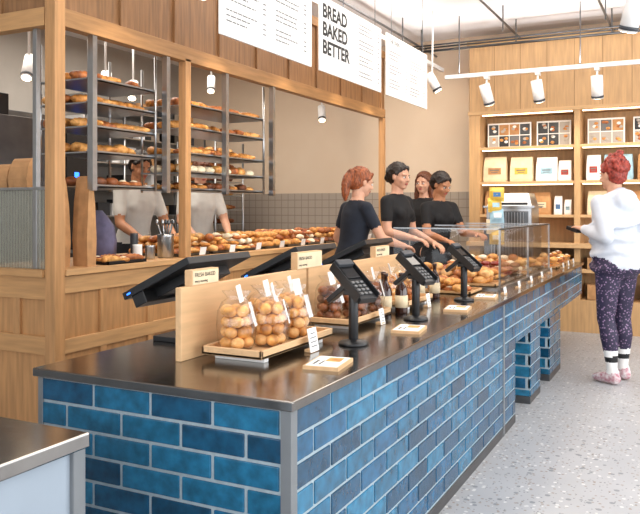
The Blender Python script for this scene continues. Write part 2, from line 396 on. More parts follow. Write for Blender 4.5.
b=B(); b.box(-4.7,-3.95,3.25,3.85,0,1.9,steel_d); b.box(-3.95,-3.93,3.3,3.8,.2,.95,steel); b.box(-4.65,-4.0,3.235,3.25,.2,.9,steel); b.box(-4.65,-4.0,3.235,3.25,1.0,1.8,blackg)
for z in (1.1,1.25,1.4,1.55,1.7): b.box(-4.62,-4.03,3.225,3.235,z,z+.012,steel)
for i in range(4): b.box(-4.62+i*.15,-4.52+i*.15,3.35,3.5,1.9,2.0+R.uniform(0,.08),[white,black,ltblue,black][i])
b.obj('proving_cabinet',bevel=.005)
# ---------------------------------------------------------------- menu boards
SX=-2.3
def menu(y0,y1,z0,z1):
    b=B(); b.box(SX-.012,SX,y0,y1,z0,z1,white)
    for y in (y0+.12,y1-.12): b.cyl((SX-.006,y,z1),(SX-.006,y,CH),.003,steel_d,n=6)
    return b.obj('hanging_menu_board',bevel=.002)
def lines(o,y,z,w,n,step,size=.016):
    bb=B()
    for i in range(n):
        zz=z-i*step; ww=w*R.uniform(.4,.8); yy=y
        if i%4==3: continue
        while yy<y+ww:
            l=R.uniform(.02,.055); bb.box(SX,SX+.0015,yy,min(yy+l,y+ww),zz,zz+size*.42,grink); yy+=l+.009
        bb.box(SX,SX+.0015,y+w-.03,y+w,zz,zz+size*.42,grink)
    bb.obj('menu_print',o)
o=menu(3.37,4.45,2.245,2.765)
text('menu_title','HOT DRINKS',(SX+.001,3.43,2.69),.04,parent=o); lines(o,3.43,2.63,.42,12,.030); text('menu_title_b','COLD DRINKS',(SX+.001,3.97,2.69),.04,parent=o); lines(o,3.97,2.63,.40,12,.030)
o=menu(4.57,5.69,2.245,2.765)
text('slogan','BREAD\nBAKED\nBETTER',(SX+.001,4.61,2.625),.132,parent=o,sp=.95,bold=.004); lines(o,5.24,2.70,.40,14,.030)
o=menu(5.81,6.86,2.245,2.765)
text('menu_title','THE OVEN',(SX+.001,5.87,2.69),.05,parent=o); lines(o,5.87,2.62,.42,12,.030); lines(o,6.38,2.62,.40,12,.030)
# ---------------------------------------------------------------- back shelving
b=B(); SY=8.2; SB=8.58
b.box(-2.26,1.9,SY,SB,2.36,3.12,shelfw)
x=-2.26
while x<1.9: b.box(x,x+.006,SY-.003,SY,2.36,3.12,shelfg); x+=.28
b.box(-2.27,1.9,SY-.015,SB,2.33,2.37,shelfh); b.box(-2.28,1.9,SY-.02,SB,3.10,3.15,shelfh)
b.box(-2.26,1.9,SB-.02,SB+.015,0,2.36,shelfw)
for x in (-2.26,-1.14,-.02,1.1,1.84): b.box(x,x+.06,SY,SB-.02,0,2.36,shelfw)
b.box(-2.26,-2.14,SY-.002,SB-.02,0,2.36,shelfw)
for z in (1.94,1.56,1.2): b.box(-2.2,1.84,SY+.01,SB-.02,z,z+.03,shelfh)
b.box(-2.28,1.9,SY-.05,SB-.02,.88,.93,shelfh)
b.box(-2.2,1.84,SY+.02,SB-.02,.0,.34,shelfw); b.box(-2.2,1.84,SY+.02,SB-.02,.62,.66,shelfh); b.box(-2.2,1.84,SY-.005,SY+.02,.0,.34,shelfw)
for z in (1.94,1.56,2.33):
    for x0,x1 in ((-2.12,-1.16),(-1.06,-.04),(.06,1.08)): b.box(x0,x1,SY+.03,SY+.045,z-.012,z-.001,led)
b.obj('oak_wall_shelving',bevel=.003)
def poster(x0,x1,z0,z1,y,seed):
    b=B(); rr=random.Random(seed); b.box(x0,x1,y,y+.02,z0,z1,paper)
    nx=4 if x1-x0>.4 else 3; w=(x1-x0-.02)/nx
    for i in range(nx):
        for j in range(2):
            xx=x0+.01+i*w; zz=z0+.012+j*(z1-z0-.02)/2; hh=(z1-z0-.04)/2
            b.box(xx+.004,xx+w-.004,y-.002,y,zz,zz+hh,rr.choice([dkgrey,greywall,grink,kraft,black,dkgrey]))
            for q in range(3): b.ell((xx+rr.uniform(.03,w-.03),y-.003,zz+rr.uniform(.025,hh-.02)),(.022,.003,.016),rr.choice([bread[1],paper,bread[0],greywall,bread[2]]),n=8,k=5)
    b.obj('framed_photo_collage')
poster(-2.10,-1.62,1.975,2.25,8.4,1); poster(-1.56,-1.20,1.975,2.25,8.4,2); poster(-1.03,-.66,1.975,2.25,8.4,4); poster(-.58,-.14,1.975,2.25,8.4,3)
def shelfbag(x,w,z,h,m,lab):
    b=B(); y=8.36; rg=[]
    for t,sx,sy in ((0,1,1),(.1,1.03,1.1),(.6,1,1),(.85,.96,.6),(1,.94,.12)):
        rg.append([V((x+dx*w/2*sx,y+dy*.05*sy,z+h*t)) for dx,dy in ((-1,-1),(0,-1.15),(1,-1),(1.04,0),(1,1),(0,1.1),(-1,1),(-1.04,0))])
    b.loft(rg,m,False); b.box(x-w*.28,x+w*.28,y-.064,y-.056,z+h*.3,z+h*.55,lab)
    b.box(x-w*.2,x+w*.2,y-.066,y-.064,z+h*.44,z+h*.48,grink); b.box(x-w*.15,x+w*.15,y-.066,y-.064,z+h*.36,z+h*.385,grink); b.obj('flour_bag')
for x,w,h,m,l in ((-2.0,.25,.28,cream,kraft),(-1.71,.24,.27,cream,yellow),(-1.44,.22,.26,paper,ltblue),(-1.25,.13,.22,white,red)):
    shelfbag(x,w,1.59,h,m,l)
for x,w,h,m,l in ((-.96,.14,.27,white,red),(-.72,.28,.27,ltblue,white),(-.42,.22,.27,kraft,cream),(-.18,.16,.24,white,blueprint_)): shelfbag(x,w,1.59,h,m,l)
for x,w,h,m,l in ((-2.0,.22,.26,kraft,cream),(-1.75,.2,.24,cream,kraft),(-1.5,.2,.24,kraft,cream),(-1.32,.08,.2,white,blueprint_),(-1.22,.07,.16,white,ltblue),(-.92,.2,.25,cream,kraft),(-.6,.2,.25,kraft,white),(-.3,.2,.2,white,red)): shelfbag(x,w,1.23,h,m,l)
for x in (-2.1,-1.6,-1.02,-.5,.15):
    b=B(); tray(b,x,x+.42,8.22,8.5,.66,kraft,.12); spread(b,x+.02,x+.4,8.24,8.48,.69,['r','k'],.09,2); b.obj('bread_basket')
    b=B(); tray(b,x,x+.42,8.22,8.5,.34,kraft,.16); spread(b,x+.02,x+.4,8.24,8.48,.40,['r','w'],.09,2); b.obj('bread_basket')
# ---------------------------------------------------------------- ceiling tracks & spots
def spot(name,p,d,stem=None,r=.045,L=.2):
    b=B(); p=V(p); d=V(d).normalized()
    b.cyl(p-d*L/2,p+d*L/2,r,white,n=18); b.cyl(p+d*(L/2-.03),p+d*(L/2-.01),r*1.04,dkgrey,n=18); b.cyl(p+d*(L/2-.004),p+d*(L/2+.003),r*.8,lampglow,n=18)
    top=p.z+.13 if stem is None else stem
    b.cyl(p-d*L*.15,V((p.x,p.y,top)),.010,white,n=8); b.box(p.x-.02,p.x+.02,p.y-.05,p.y+.05,top-.03,top,white)
    b.obj(name)
b=B(); b.box(-2.35,1.9,7.58,7.62,2.65,2.69,white)
for x in (-2.2,-1.0,.2,1.4): b.cyl((x,7.6,2.69),(x,7.6,CH),.006,steel_d,n=6)
b.obj('lighting_track')
for x,dx in ((-1.91,.2),(-1.40,.1),(-.845,0),(-.2,0)): spot('track_spotlight',(x,7.6,2.46),(dx,.35,-1),2.65,r=.055,L=.22)
b=B(); b.box(-2.62,-2.58,3.2,8.3,2.86,2.90,white)
for y in (3.6,5.6,7.6): b.cyl((-2.6,y,2.9),(-2.6,y,CH),.006,steel_d,n=6)
b.obj('lighting_track')
spot('track_spotlight',(-2.6,3.60,2.62),(.6,-.3,-1),2.86); spot('track_spotlight',(-2.35,7.2,2.56),(.5,.2,-1),CH); spot('track_spotlight',(-2.6,6.2,2.66),(.5,.2,-1),2.86)
spot('track_spotlight',(-.30,4.35,2.36),(-.3,.3,-1),CH,r=.05,L=.22)
for p in ((-4.5,4.87,2.37),(-4.5,4.05,2.36),(-5,5.8,2.47),(-4,8.0,2.43),(-4.9,7.0,2.7)): spot('pendant_spotlight',p,(.3,-.5,-1),CH)
b=B()
for y,z,r in ((8.0,3.05,.014),(8.15,3.12,.010),(7.85,3.08,.010)): b.cyl((-2.9,y,z),(2.2,y,z),r,steel_d,n=8)
for x,z in ((-2.75,3.1),(-1.7,3.14),(-.75,3.1)): b.cyl((x,3.5,z),(x,8.55,z),.012,steel_d,n=8)
for x in (-2.75,-1.7,-.75,.3):
    b.cyl((x,8.0,3.05),(x,8.0,CH),.007,steel_d,n=6); b.cyl((x,7.4,3.05),(x,7.4,CH),.007,steel_d,n=6)
b.obj('ceiling_conduit_pipes')
# ---------------------------------------------------------------- counter objects
b=B(); b.box(-1.575,-1.55,2.04,2.95,CT,1.03,pale_y); b.box(-1.575,-1.55,2.97,4.22,CT,1.03,pale_y)
for y in (2.2,2.8,3.3,4.0): b.box(-1.64,-1.575,y,y+.02,CT,.95,pale_y)
b.obj('plywood_counter_divider',bevel=.003)
def signlabel(y,z,w,h,x=-1.545):
    b=B(); b.box(x-.03,x,y,y+w,z,z+h,pale_y); b.box(x,x+.003,y+.004,y+w-.004,z+.004,z+h-.004,cream); o=b.obj('small_counter_sign')
    text('sign_text','FRESH BAKED',(x+.0035,y+.012,z+h*.55),.02,parent=o); text('sign_text_b','every morning',(x+.0035,y+.012,z+h*.2),.013,parent=o)
signlabel(2.10,1.03,.16,.055,-1.55); signlabel(2.86,1.03,.24,.075,-1.55); signlabel(3.75,1.03,.2,.06,-1.55)
def pos(y):
    b=B(); x=-1.80; rt=rotY(-26)
    b.box(x-.1,x+.1,y-.1,y+.1,CT,CT+.02,black); b.cyl((x,y,CT+.02),(x-.0,y,1.0),.032,black,r2=.026)
    c=V((x,y,1.035)); b.ob(c,(.34,.42,.028),rt,black); b.ob(c+rt@V((0,0,.017)),(.30,.38,.006),rt,blackg); b.ob(c+rt@V((.0,0,-.03)),(.2,.26,.04),rt,black)
    b.ob(c+rt@V((-.11,-.0,-.035)),(.06,.40,.05),rt,black); b.ob(c+rt@V((-.14,-.21,-.0)),(.02,.005,.006),rt,blueled)
    b.obj('pos_touchscreen',bevel=.005)
for y in (2.42,3.25,4.05): pos(y)
def reader(y,yaw=0):
    b=B(); x=-1.165; rz=rotZ(yaw); rt=rz@rotY(38)
    b.lathe((x,y,CT),[(.058,0),(.058,.008),(.05,.014),(.018,.02),(.014,.03)],black); b.cyl((x,y,CT+.02),(x,y,.985),.019,black)
    b.box(x-.03,x+.03,y-.03,y+.03,.97,.99,black)
    c=V((x+.0,y,1.015)); b.ob(c,(.20,.088,.026),rt,black); b.ob(c+rt@V((-.045,0,.016)),(.075,.07,.008),rt,blackg)
    b.ob(c+rt@V((-.085,0,.018)),(.03,.08,.03),rt,dkgrey)
    for i in range(4):
        for j in range(3): b.ob(c+rt@V((.014+i*.02,(j-1)*.022,.016)),(.012,.016,.006),rt,grink)
    b.ob(c+rt@V((0,.05,.008)),(.19,.006,.04),rt,black); b.ob(c+rt@V((0,-.05,.008)),(.19,.006,.04),rt,black)
    b.ob(c+V((-.06,0,-.04)),(.1,.06,.02),rotY(-40),black)
    b.obj('card_payment_terminal',bevel=.003)
reader(2.60,-22); reader(3.31,-16); reader(4.12,-12)
def bag(b,x,y,z,s=1.0,ms=bread,yaw=0):
    rt=rotZ(yaw); c=V((x,y,z))
    for l in range(4):
        for q in range(5):
            a=q*1.257+l*.6
            p=c+rt@V((math.cos(a)*.034*s,math.sin(a)*.034*s,0))+V((0,0,(.003+l*.036)*s)); roll(b,p,.024*s,R.choice(ms),.85)
    rg=[]
    for t,w in ((0,.050),(.02,.062),(.08,.068),(.13,.064),(.16,.05),(.175,.03),(.20,.05)):
        rg.append([c+rt@V((w*s*math.cos(a)*(1+.06*math.cos(4*a)),w*s*math.sin(a)*(.9 if t<.15 else .35),t*s)) for a in [2*math.pi*j/16 for j in range(16)]])
    b.loft(rg,bagplastic)
    b.ob(c+rt@V((.012,0,.19*s)),(.003,.06*s,.06*s),rt@rotY(-14),paper); b.ob(c+rt@V((.058*s,0,.12*s)),(.003,.032*s,.085*s),rt@rotY(-16),paper)
def btray(x0,x1,y0,y1):
    b=B(); z=CT
    for yy in (y0+.05,y1-.08): b.box(x0+.02,x1-.02,yy,yy+.03,z,z+.02,white)
    b.box(x0,x1,y0,y1,z+.02,z+.032,pale_y)
    for a in ((x0,x1,y0,y0+.012),(x0,x1,y1-.012,y1),(x0,x0+.012,y0,y1),(x1-.012,x1,y0,y1)): b.box(*a,z+.02,z+.05,pale_y)
    return b.obj('wooden_serving_tray',bevel=.003)
btray(-1.51,-1.27,2.10,2.64)
b=B()
for i,(x,y) in enumerate(((-1.42,2.18),(-1.35,2.29),(-1.43,2.38),(-1.35,2.47),(-1.43,2.56))): bag(b,x,y,CT+.034,1.0,[bread[1],bread[3],bread[0]],R.uniform(-20,20)+20)
b.obj('bagged_bread_rolls')
btray(-1.51,-1.29,2.86,3.32); b=B()
for x,y in ((-1.43,2.93),(-1.35,3.03),(-1.43,3.13),(-1.36,3.23)): bag(b,x,y,CT+.034,.95,dbread,R.uniform(0,30))
b.obj('bagged_rye_rolls')
btray(-1.51,-1.29,3.55,3.95); b=B()
for x,y in ((-1.43,3.62),(-1.35,3.72),(-1.42,3.84)): bag(b,x,y,CT+.034,.9,bread,R.uniform(0,30))
b.obj('bagged_bread_rolls')
def pricecard(x,y,w=.05,h=.07,z=CT):
    b=B(); rt=rotY(-10); b.ob((x,y,z+h/2+.002),(.003,w,h),rt,paper); b.ob((x-.008,y,z+.006),(.03,w*.7,.01),Matrix.Identity(3),pale_y)
    for i in range(4): b.ob(V((x+.0022,y,z+h/2))+rt@V((0,0,h*.3-i*h*.18)),(.001,w*(.7 if i else .5),h*.04),rt,grink)
    b.obj('price_card')
pricecard(-1.235,2.40,.065,.085); pricecard(-1.25,3.10); pricecard(-1.25,3.75)
def leaflet(x,y):
    b=B(); rt=rotZ(8); b.ob((x,y,CT+.006),(.12,.17,.012),rt,pale_y); b.ob((x,y,CT+.0125),(.105,.155,.002),rt,paper)
    b.ob((x+.01,y+.03,CT+.0138),(.05,.06,.001),rt,bread[1]); b.ob((x-.03,y-.03,CT+.0138),(.008,.06,.001),rt,grink); b.ob((x-.01,y-.03,CT+.0138),(.006,.06,.001),rt,grink)
    b.obj('framed_counter_leaflet')
for y in (2.22,3.0,3.72,4.30): leaflet(-1.085,y)
def bottle(x,y,h=.2,m=bottle_a):
    b=B(); b.lathe((x,y,CT),[(.028,0),(.031,.01),(.031,h*.55),(.026,h*.65),(.011,h*.78),(.011,h*.92),(.013,h*.92),(.013,h)],m); b.lathe((x,y,CT),[(.0318,h*.15),(.0318,h*.45)],cream); b.obj('sauce_bottle')
for x,y in ((-1.36,3.42),(-1.30,3.48),(-1.40,3.49),(-1.42,4.10),(-1.35,4.16)): bottle(x,y)
GX0,GX1,GY0,GY1,GZ=-1.82,-1.10,4.72,6.50,1.17
b=B(); t=.008
b.box(GX1-t,GX1,GY0,GY1,CT,GZ,clear); b.box(GX0,GX1,GY0,GY0+t,CT,GZ,clear); b.box(GX0,GX1,GY1-t,GY1,CT,GZ,clear); b.box(GX0+.2,GX1,GY0,GY1,GZ-t,GZ,clear)
for y in (GY0,(GY0+GY1)/2,GY1-.012): b.box(GX1-.012,GX1,y,y+.012,CT,GZ,steel); b.box(GX0,GX1,y,y+.008,GZ-.008,GZ,steel)
b.box(GX1-.01,GX1,GY0,GY1,GZ-.01,GZ,steel); b.box(GX0,GX1,GY0,GY1,CT,CT+.012,steel)
b.obj('glass_display_case')
b=B()
y=GY0+.04; i=0
while y<GY1-.25:
    tray(b,-1.75,-1.14,y,y+.27,CT+.014,[wood_y,steel,black][i%3]); spread(b,-1.72,-1.15,y+.015,y+.26,CT+.02,[['r'],['c'],['d','f'],['k'],['r','w'],['c']][i%6],.085,3 if i%2==0 else 2); y+=.29; i+=1
b.obj('display_case_pastries')
b=B(); y=6.6
while y<7.4:
    tray(b,-1.27,-1.06,y,y+.22,CT,wood_y); spread(b,-1.26,-1.07,y+.01,y+.21,CT+.006,['r','d'],.08,3); y+=.25
b.obj('counter_pastry_trays')
b=B(); tray(b,-1.5,-1.2,4.38,4.66,CT,wood_y); spread(b,-1.48,-1.22,4.40,4.64,CT+.006,['c','d'],.085,2); b.obj('pastry_tray')
for y in (4.5,4.9,5.3,5.7,6.1,6.7,7.0,7.3): pricecard(-1.02,y,.06,.045)
# bread slicer
b=B(); x0,x1,y0,y1=-1.80,-1.34,7.05,7.45
b.box(x0,x1,y0,y1,CT,1.14,steel_d); b.box(x0+.02,x1-.02,y0+.02,y1-.02,1.14,1.30,steel)
b.box(x0-.01,x1+.01,y0,y1,1.30,1.32,steel); b.loft([[V((x0+.02,y0+.03,z)),V((x1-.02,y0+.03,z)),V((x1-.02,y1-.03,z)),V((x0+.02,y1-.03,z))] if z<1.33 else [V((x0+.06,y0+.1,z)),V((x1-.06,y0+.1,z)),V((x1-.06,y1-.03,z)),V((x0+.06,y1-.03,z))] for z in (1.32,1.44)],steel,False)
b.box(x0+.05,x1-.05,y0+.005,y0+.02,1.16,1.27,steel_d); b.cyl((x0+.05,y0-.01,1.34),(x1-.05,y0-.01,1.34),.012,black,n=8)
for i in range(12): b.box(x0+.07+i*.027,x0+.075+i*.027,y0-.002,y0+.02,.84,1.26,steel)
b.obj('bread_slicer',bevel=.006)
# crisp stand: clip strip with pillow packets
b=B(); cx,cy=-1.60,6.70
b.lathe((cx,cy,CT),[(.08,0),(.08,.012),(.01,.02)],black); b.cyl((cx,cy,CT),(cx,cy,1.50),.007,black,n=8)
def packet(c,w,h,rt,m,m2):
    rg=[]; c=V(c)
    for t,d in ((-.5,.002),(-.42,.004),(-.25,.018),(0,.024),(.25,.018),(.42,.004),(.5,.002)):
        rg.append([c+rt@V((x*w/2,y*d,t*h)) for x,y in ((-1,0),(-.6,-1),(0,-1.15),(.6,-1),(1,0),(.6,1),(0,1.1),(-.6,1))])
    b.loft(rg,m,False); b.ob(c+rt@V((0,-.024,0)),(w*.5,.006,h*.3),rt,m2)
for i in range(5):
    z=1.04+i*.095
    packet((cx+R.uniform(-.015,.015),cy-.035,z),.13,.13,rotZ(R.uniform(5,40))@rotX(R.uniform(-14,4)),[yellow,cream,ltblue,yellow,yellow][i],[cream,yellow,white,ltblue,blueprint_][i])
b.obj('crisp_packet_stand')
# ---------------------------------------------------------------- people
def remesh(b,name,vox,smooth,mats,segs=None,parent=None,hairnoise=0):
    o=b.obj(name+'_tmp'); r=o.modifiers.new('r','REMESH'); r.mode='VOXEL'; r.voxel_size=vox
    s=o.modifiers.new('s','SMOOTH'); s.factor=.5; s.iterations=smooth
    bpy.context.view_layer.update(); d=bpy.context.evaluated_depsgraph_get(); ev=o.evaluated_get(d)
    me=bpy.data.meshes.new_from_object(ev); me.name=name
    bpy.data.objects.remove(o)
    me.materials.clear()
    for m in mats: me.materials.append(m)
    if hairnoise:
        ns=[v.normal.copy() for v in me.vertices]
        for v,n in zip(me.vertices,ns):
            q=V((v.co.x*130,v.co.y*130,v.co.z*35)); v.co+=n*(noise.noise(q)*hairnoise)
    for p in me.polygons:
        p.use_smooth=True
        if segs:
            best=9;bi=0; c=p.center
            for a,bb,rad,mi in segs:
                ab=bb-a; L=ab.length_squared; t=max(0,min(1,(c-a).dot(ab)/L)) if L>0 else 0
                dd=(c-(a+ab*t)).length-rad
                if dd<best: best=dd;bi=mi
            p.material_index=bi
        else: p.material_index=0
    n=bpy.data.objects.new(name,me); sc.collection.objects.link(n)
    if parent: n.parent=parent
    return n
eyew=mat('eye_white','#e8e4de',.3,0,0,10); iris=mat('iris','#2b1a10',.2,0,0,10); lipm=mat('lips','#b0584e',.45,0,.05,20)
def person(name,pos,face,h,top,bottom,skin,hairm,style,lean=0,head=(0,0),arms=None,sleeve=.5,bulk=1.0,shoe=None,sock=None,stripe=None,hood=False,hem=.86,leg=1.0,phone=None):
    s=h/1.70; th=math.atan2(-face[0],face[1])
    M=Matrix.Translation((pos[0],pos[1],0))@Matrix.Rotation(th,4,'Z')@Matrix.Scale(s,4)
    shoe=shoe or black; sock=sock or bottom
    mats=[top,bottom,skin,shoe,sock,stripe or sock]
    def bend(p):
        p=V(p)
        if p.z>.93:
            r=p-V((0,0,.93)); k=min(1,(p.z-.93)/.15)
            cs,sn=math.cos(lean*k),math.sin(lean*k)
            return V((r.x,r.y*cs+r.z*sn,.93-r.y*sn+r.z*cs))
        return p
    b=B(M); segs=[]
    def seg(a,c,r,mi): segs.append((M@V(a),M@V(c),r*s,mi))
    k=bulk
    rings=[(.80,.15,.105,-.01),(.86,.172,.125,-.015),(.93,.168,.122,-.012),(1.0,.148,.108,0),(1.07,.132,.098,0),(1.15,.138,.105,.004),(1.24,.152,.115,.008),(1.31,.160,.112,.004),(1.37,.148,.09,-.004),(1.415,.10,.068,-.01),(1.44,.056,.054,-.01)]
    rg=[]
    for z,rx,ry,yo in rings:
        kk=k if .84<z<1.38 else 1
        if hood and .82<z<1.1: rx=max(rx,.16); ry=max(ry,.13)
        rg.append([bend((rx*kk*math.cos(a),yo+ry*kk*math.sin(a),z)) for a in [2*math.pi*j/20 for j in range(20)]])
    b.loft(rg,top)
    if bulk<=1.05:
        for sx in (-1,1): b.ell(bend((sx*.068,.085,1.26)),(.06,.045,.055),top)
    else:
        for z,r in ((.88,.012),(.99,.010),(1.10,.010),(1.2,.006)):
            pts=[bend(((.165*k)*math.cos(a),.13*k*math.sin(a),z+.02*math.sin(3*a+z*9))) for a in [2*math.pi*j/16 for j in range(17)]]
            for p,q in zip(pts,pts[1:]): b.caps(p,q,r+.012,r+.012,top,n=8)
    seg(bend((0,0,hem+.13)),bend((0,0,1.31)),.12,0); seg((0,0,.78),(0,0,hem-.02),.135,1)
    nk0=bend((0,-.012,1.41)); nk1=bend((0,.004,1.50))
    b.caps(nk0,nk1,.056,.05,skin); seg(bend((0,-.01,1.445)),nk1,.05,2)
    for sx in (-1,1):
        hp=V((sx*.088,0,.86)); kn=V((sx*.098,.015+(.02 if sx>0 else 0),.48)); an=V((sx*.10,-.02+(.05 if sx>0 else -.03),.09))
        b.caps(hp,kn,.088*leg,.058*leg,bottom); b.caps(kn+V((0,-.006,0)),V(kn).lerp(an,.35)+V((0,-.014,0)),.055*leg,.060*leg,bottom); b.caps(V(kn).lerp(an,.35)+V((0,-.014,0)),an,.058*leg,.037,bottom)
        seg(hp,kn,.07,1); seg(kn,kn.lerp(an,.5),.05,1); seg(kn.lerp(an,.60),kn.lerp(an,.68),.04,4); seg(kn.lerp(an,.73),kn.lerp(an,.75),.04,5); seg(kn.lerp(an,.82),an+V((0,0,.02)),.036,4)
        b.caps(an+V((0,-.03,-.045)),an+V((sx*.012,.11,-.05)),.042,.036,shoe); b.caps(an+V((0,-.02,-.01)),an+V((sx*.008,.05,-.035)),.042,.036,shoe); b.caps(an+V((sx*.01,.09,-.056)),an+V((sx*.016,.15,-.058)),.036,.028,shoe)
        seg(an+V((0,-.03,-.05)),an+V((sx*.015,.15,-.05)),.045,3)
    hands=[]
    for sx,ar in zip((-1,1),arms or [((-.2,.1,-1),(0,.5,-.9))]*2):
        sh=bend((sx*.165,-.008,1.365)); b.caps(bend((sx*.05,-.005,1.385)),sh,.05,.056*min(1.1,k),top)
        seg(bend((sx*.05,0,1.365)),sh,.05,0)
        u=V(ar[0]).normalized(); f=V(ar[1]).normalized(); el=sh+u*.28; wr=el+f*.245
        kr=k*1.12 if sleeve>=2 else 1
        b.caps(sh,el,.052*kr,.041*kr,top); b.caps(el,el.lerp(wr,.4),.041*kr,.041*kr,top); b.caps(el.lerp(wr,.4),wr,.041*kr,.026*(kr if sleeve<2 else 1.5),top)
        if sleeve<1:
            c=sh.lerp(el,sleeve); b.caps(sh,c,.056,.053,top); seg(sh,c,.05,0); seg(sh.lerp(el,sleeve+.08),el,.045,2); seg(el,wr,.038,2)
        else:
            seg(sh,el,.05,0); seg(el,wr,.04,0)
        hands.append((wr,f,sx))
    if hood:
        for a in range(-6,7):
            t=a*.28; b.ell(bend((math.sin(t)*.105,-.04-.065*math.cos(t)+.03,1.44-.010*abs(a))),(.045,.042,.05),top,n=10,k=6)
        b.ell(bend((0,-.115,1.38)),(.11,.06,.09),top); seg(bend((-.08,-.1,1.42)),bend((.08,-.1,1.42)),.07,0)
        b.box(-.11,.11,.10,.150,.93,1.08,top)
    body=remesh(b,name,.0125*s,4,mats,segs)
    hb=B(M)
    for wr,f,sx in hands:
        n=V((0,0,-1)); n=(n-f*n.dot(f)); n=n.normalized() if n.length>.2 else V((-sx,0,0))
        sd=f.cross(n).normalized(); sd=sd*(1 if sd.x*(-sx)>0 else -1)
        hb.caps(wr-f*.02,wr+f*.02,.026,.025,skin)
        for q in (-.026,-.009,.009,.026): hb.caps(wr+f*.015+sd*q*.7,wr+f*.078+sd*q,.015,.0125,skin,n=8)
        for q,l in zip((.030,.010,-.010,-.029),(.9,1.0,.93,.74)):
            p=wr+f*.082+sd*q; d1=(f+n*.35+sd*q*2).normalized(); d2=(f+n*1.0).normalized(); d3=(f*.5+n*1.2).normalized()
            p2=p+d1*.036*l; p3=p2+d2*.026*l; p4=p3+d3*.018*l
            hb.caps(p,p2,.0088,.0082,skin,n=8); hb.caps(p2,p3,.0082,.0074,skin,n=8); hb.caps(p3,p4,.0074,.0062,skin,n=8)
        p=wr+f*.025+sd*.026; d1=(f*.75+sd*.7+n*.25).normalized(); d2=(f*.95+sd*.2+n*.4).normalized()
        hb.caps(p,p+d1*.038,.0125,.0100,skin,n=8); hb.caps(p+d1*.038,p+d1*.038+d2*.03,.0100,.0080,skin,n=8)
        if phone==sx:
            pb=B(M); rt=Matrix((sd,f,-n)).transposed(); pb.ob(wr+f*.11+n*.026,(.075,.13,.03),rt,black); pb.obj('held_wallet',body,bevel=.003)
    remesh(hb,'hands',.0048,2,[skin],None,body)
    hc=bend((0,.012,1.588)); HM=M@Matrix.Translation(hc)@Matrix.Rotation(head[0],4,'Z')@Matrix.Rotation(-head[1]-lean*.6,4,'X')
    b=B(HM)
    b.ell((0,-.014,.03),(.073,.093,.087),skin,n=20,k=14); b.ell((0,.018,-.03),(.060,.072,.083),skin,n=20,k=14); b.ell((0,.040,-.082),(.038,.044,.030),skin,n=14,k=8)
    b.caps((0,.084,.012),(0,.104,-.026),.0075,.0115,skin,n=10)
    for sx in (-1,1):
        b.ell((sx*.012,.094,-.031),(.009,.009,.007),skin,n=8,k=6); b.ell((sx*.030,.070,.022),(.022,.014,.008),skin,n=10,k=6); b.ell((sx*.036,.062,-.03),(.024,.022,.022),skin,n=10,k=6)
        b.ell((sx*.072,-.006,-.006),(.010,.018,.031),skin,n=10,k=8)
    b.caps((0,-.02,-.05),(0,-.015,-.12),.052,.05,skin)
    remesh(b,'head',.0062,3,[skin],None,body)
    b=B(HM)
    for sx in (-1,1):
        b.ell((sx*.030,.0795,.000),(.0145,.010,.0085),eyew,n=12,k=8); b.ell((sx*.030,.0880,.000),(.0062,.0035,.0068),iris,n=10,k=6)
        b.caps((sx*.016,.0905,.021),(sx*.044,.081,.022),.0030,.0024,hairm,n=8); b.caps((sx*.017,.0885,.0085),(sx*.043,.080,.006),.0024,.0020,hairm,n=6)
    b.ell((0,.087,-.0555),(.021,.007,.0045),lipm,n=12,k=6); b.ell((0,.086,-.063),(.018,.008,.0052),lipm,n=12,k=6)
    b.obj('face_features',body)
    b=B(HM)
    b.ell((0,-.028,.046),(.084,.098,.086),hairm,n=18,k=12); b.ell((0,-.052,-.005),(.079,.068,.08),hairm,n=18,k=12)
    for sx in (-1,1): b.caps((sx*.02,.062,.085),(sx*.074,.02,.03),.018,.014,hairm)
    if style=='ponytail':
        b.ell((0,-.115,.05),(.038,.036,.038),hairm); pts=[(0,-.120,.05),(0,-.138,.01),(.008,-.140,-.06),(.012,-.130,-.13),(.012,-.120,-.18)]
        for a,c,r1,r2 in zip(pts,pts[1:],(.028,.036,.040,.032),(.036,.040,.032,.014)): b.caps(a,c,r1,r2,hairm)
    elif style=='bun':
        b.ell((0,-.125,.06),(.046,.042,.046),hairm)
    elif style=='low':
        b.ell((0,-.120,-.02),(.045,.04,.045),hairm); b.ell((.0,-.06,.03),(.086,.08,.085),hairm)
    elif style=='long':
        for sx in (-1,1): b.caps((sx*.072,-.02,.03),(sx*.085,-.02,-.16),.028,.03,hairm)
        b.caps((0,-.09,0),(0,-.08,-.18),.07,.055,hairm)
    elif style=='curly':
        for i in range(90):
            a=R.uniform(0,6.28); e=R.uniform(-.5,1.4); y_=math.sin(a)*math.cos(e)
            if y_>.3 and e<.35: continue
            b.ell((math.cos(a)*math.cos(e)*.082,-.045+y_*.085,.055+math.sin(e)*.082),(.020,.020,.020),hairm,n=8,k=6)
        for i in range(26):
            a=R.uniform(0,6.28); b.ell((math.cos(a)*.036,-.055+math.sin(a)*.042,.135+R.uniform(-.02,.03)),(.020,.020,.020),hairm,n=8,k=6)
    remesh(b,'hair',.0062,2,[hairm],None,body,hairnoise=.008)
    return body
sk1=mat('skin_fair','#d3a084',.55,0,.05,30); sk2=mat('skin_tan','#b9805c',.55,0,.05,30)
h_red=mat('auburn_hair','#96502a',.5,0,.45,60,.3,stretch=(1,1,.3)); h_curl=mat('copper_hair','#9c3a2c',.5,0,.4,60,.3); h_dark=mat('dark_hair','#20150f',.4,0,.3,60,.3); h_brown=mat('brown_hair','#6b3c24',.45,0,.3,60,.3)
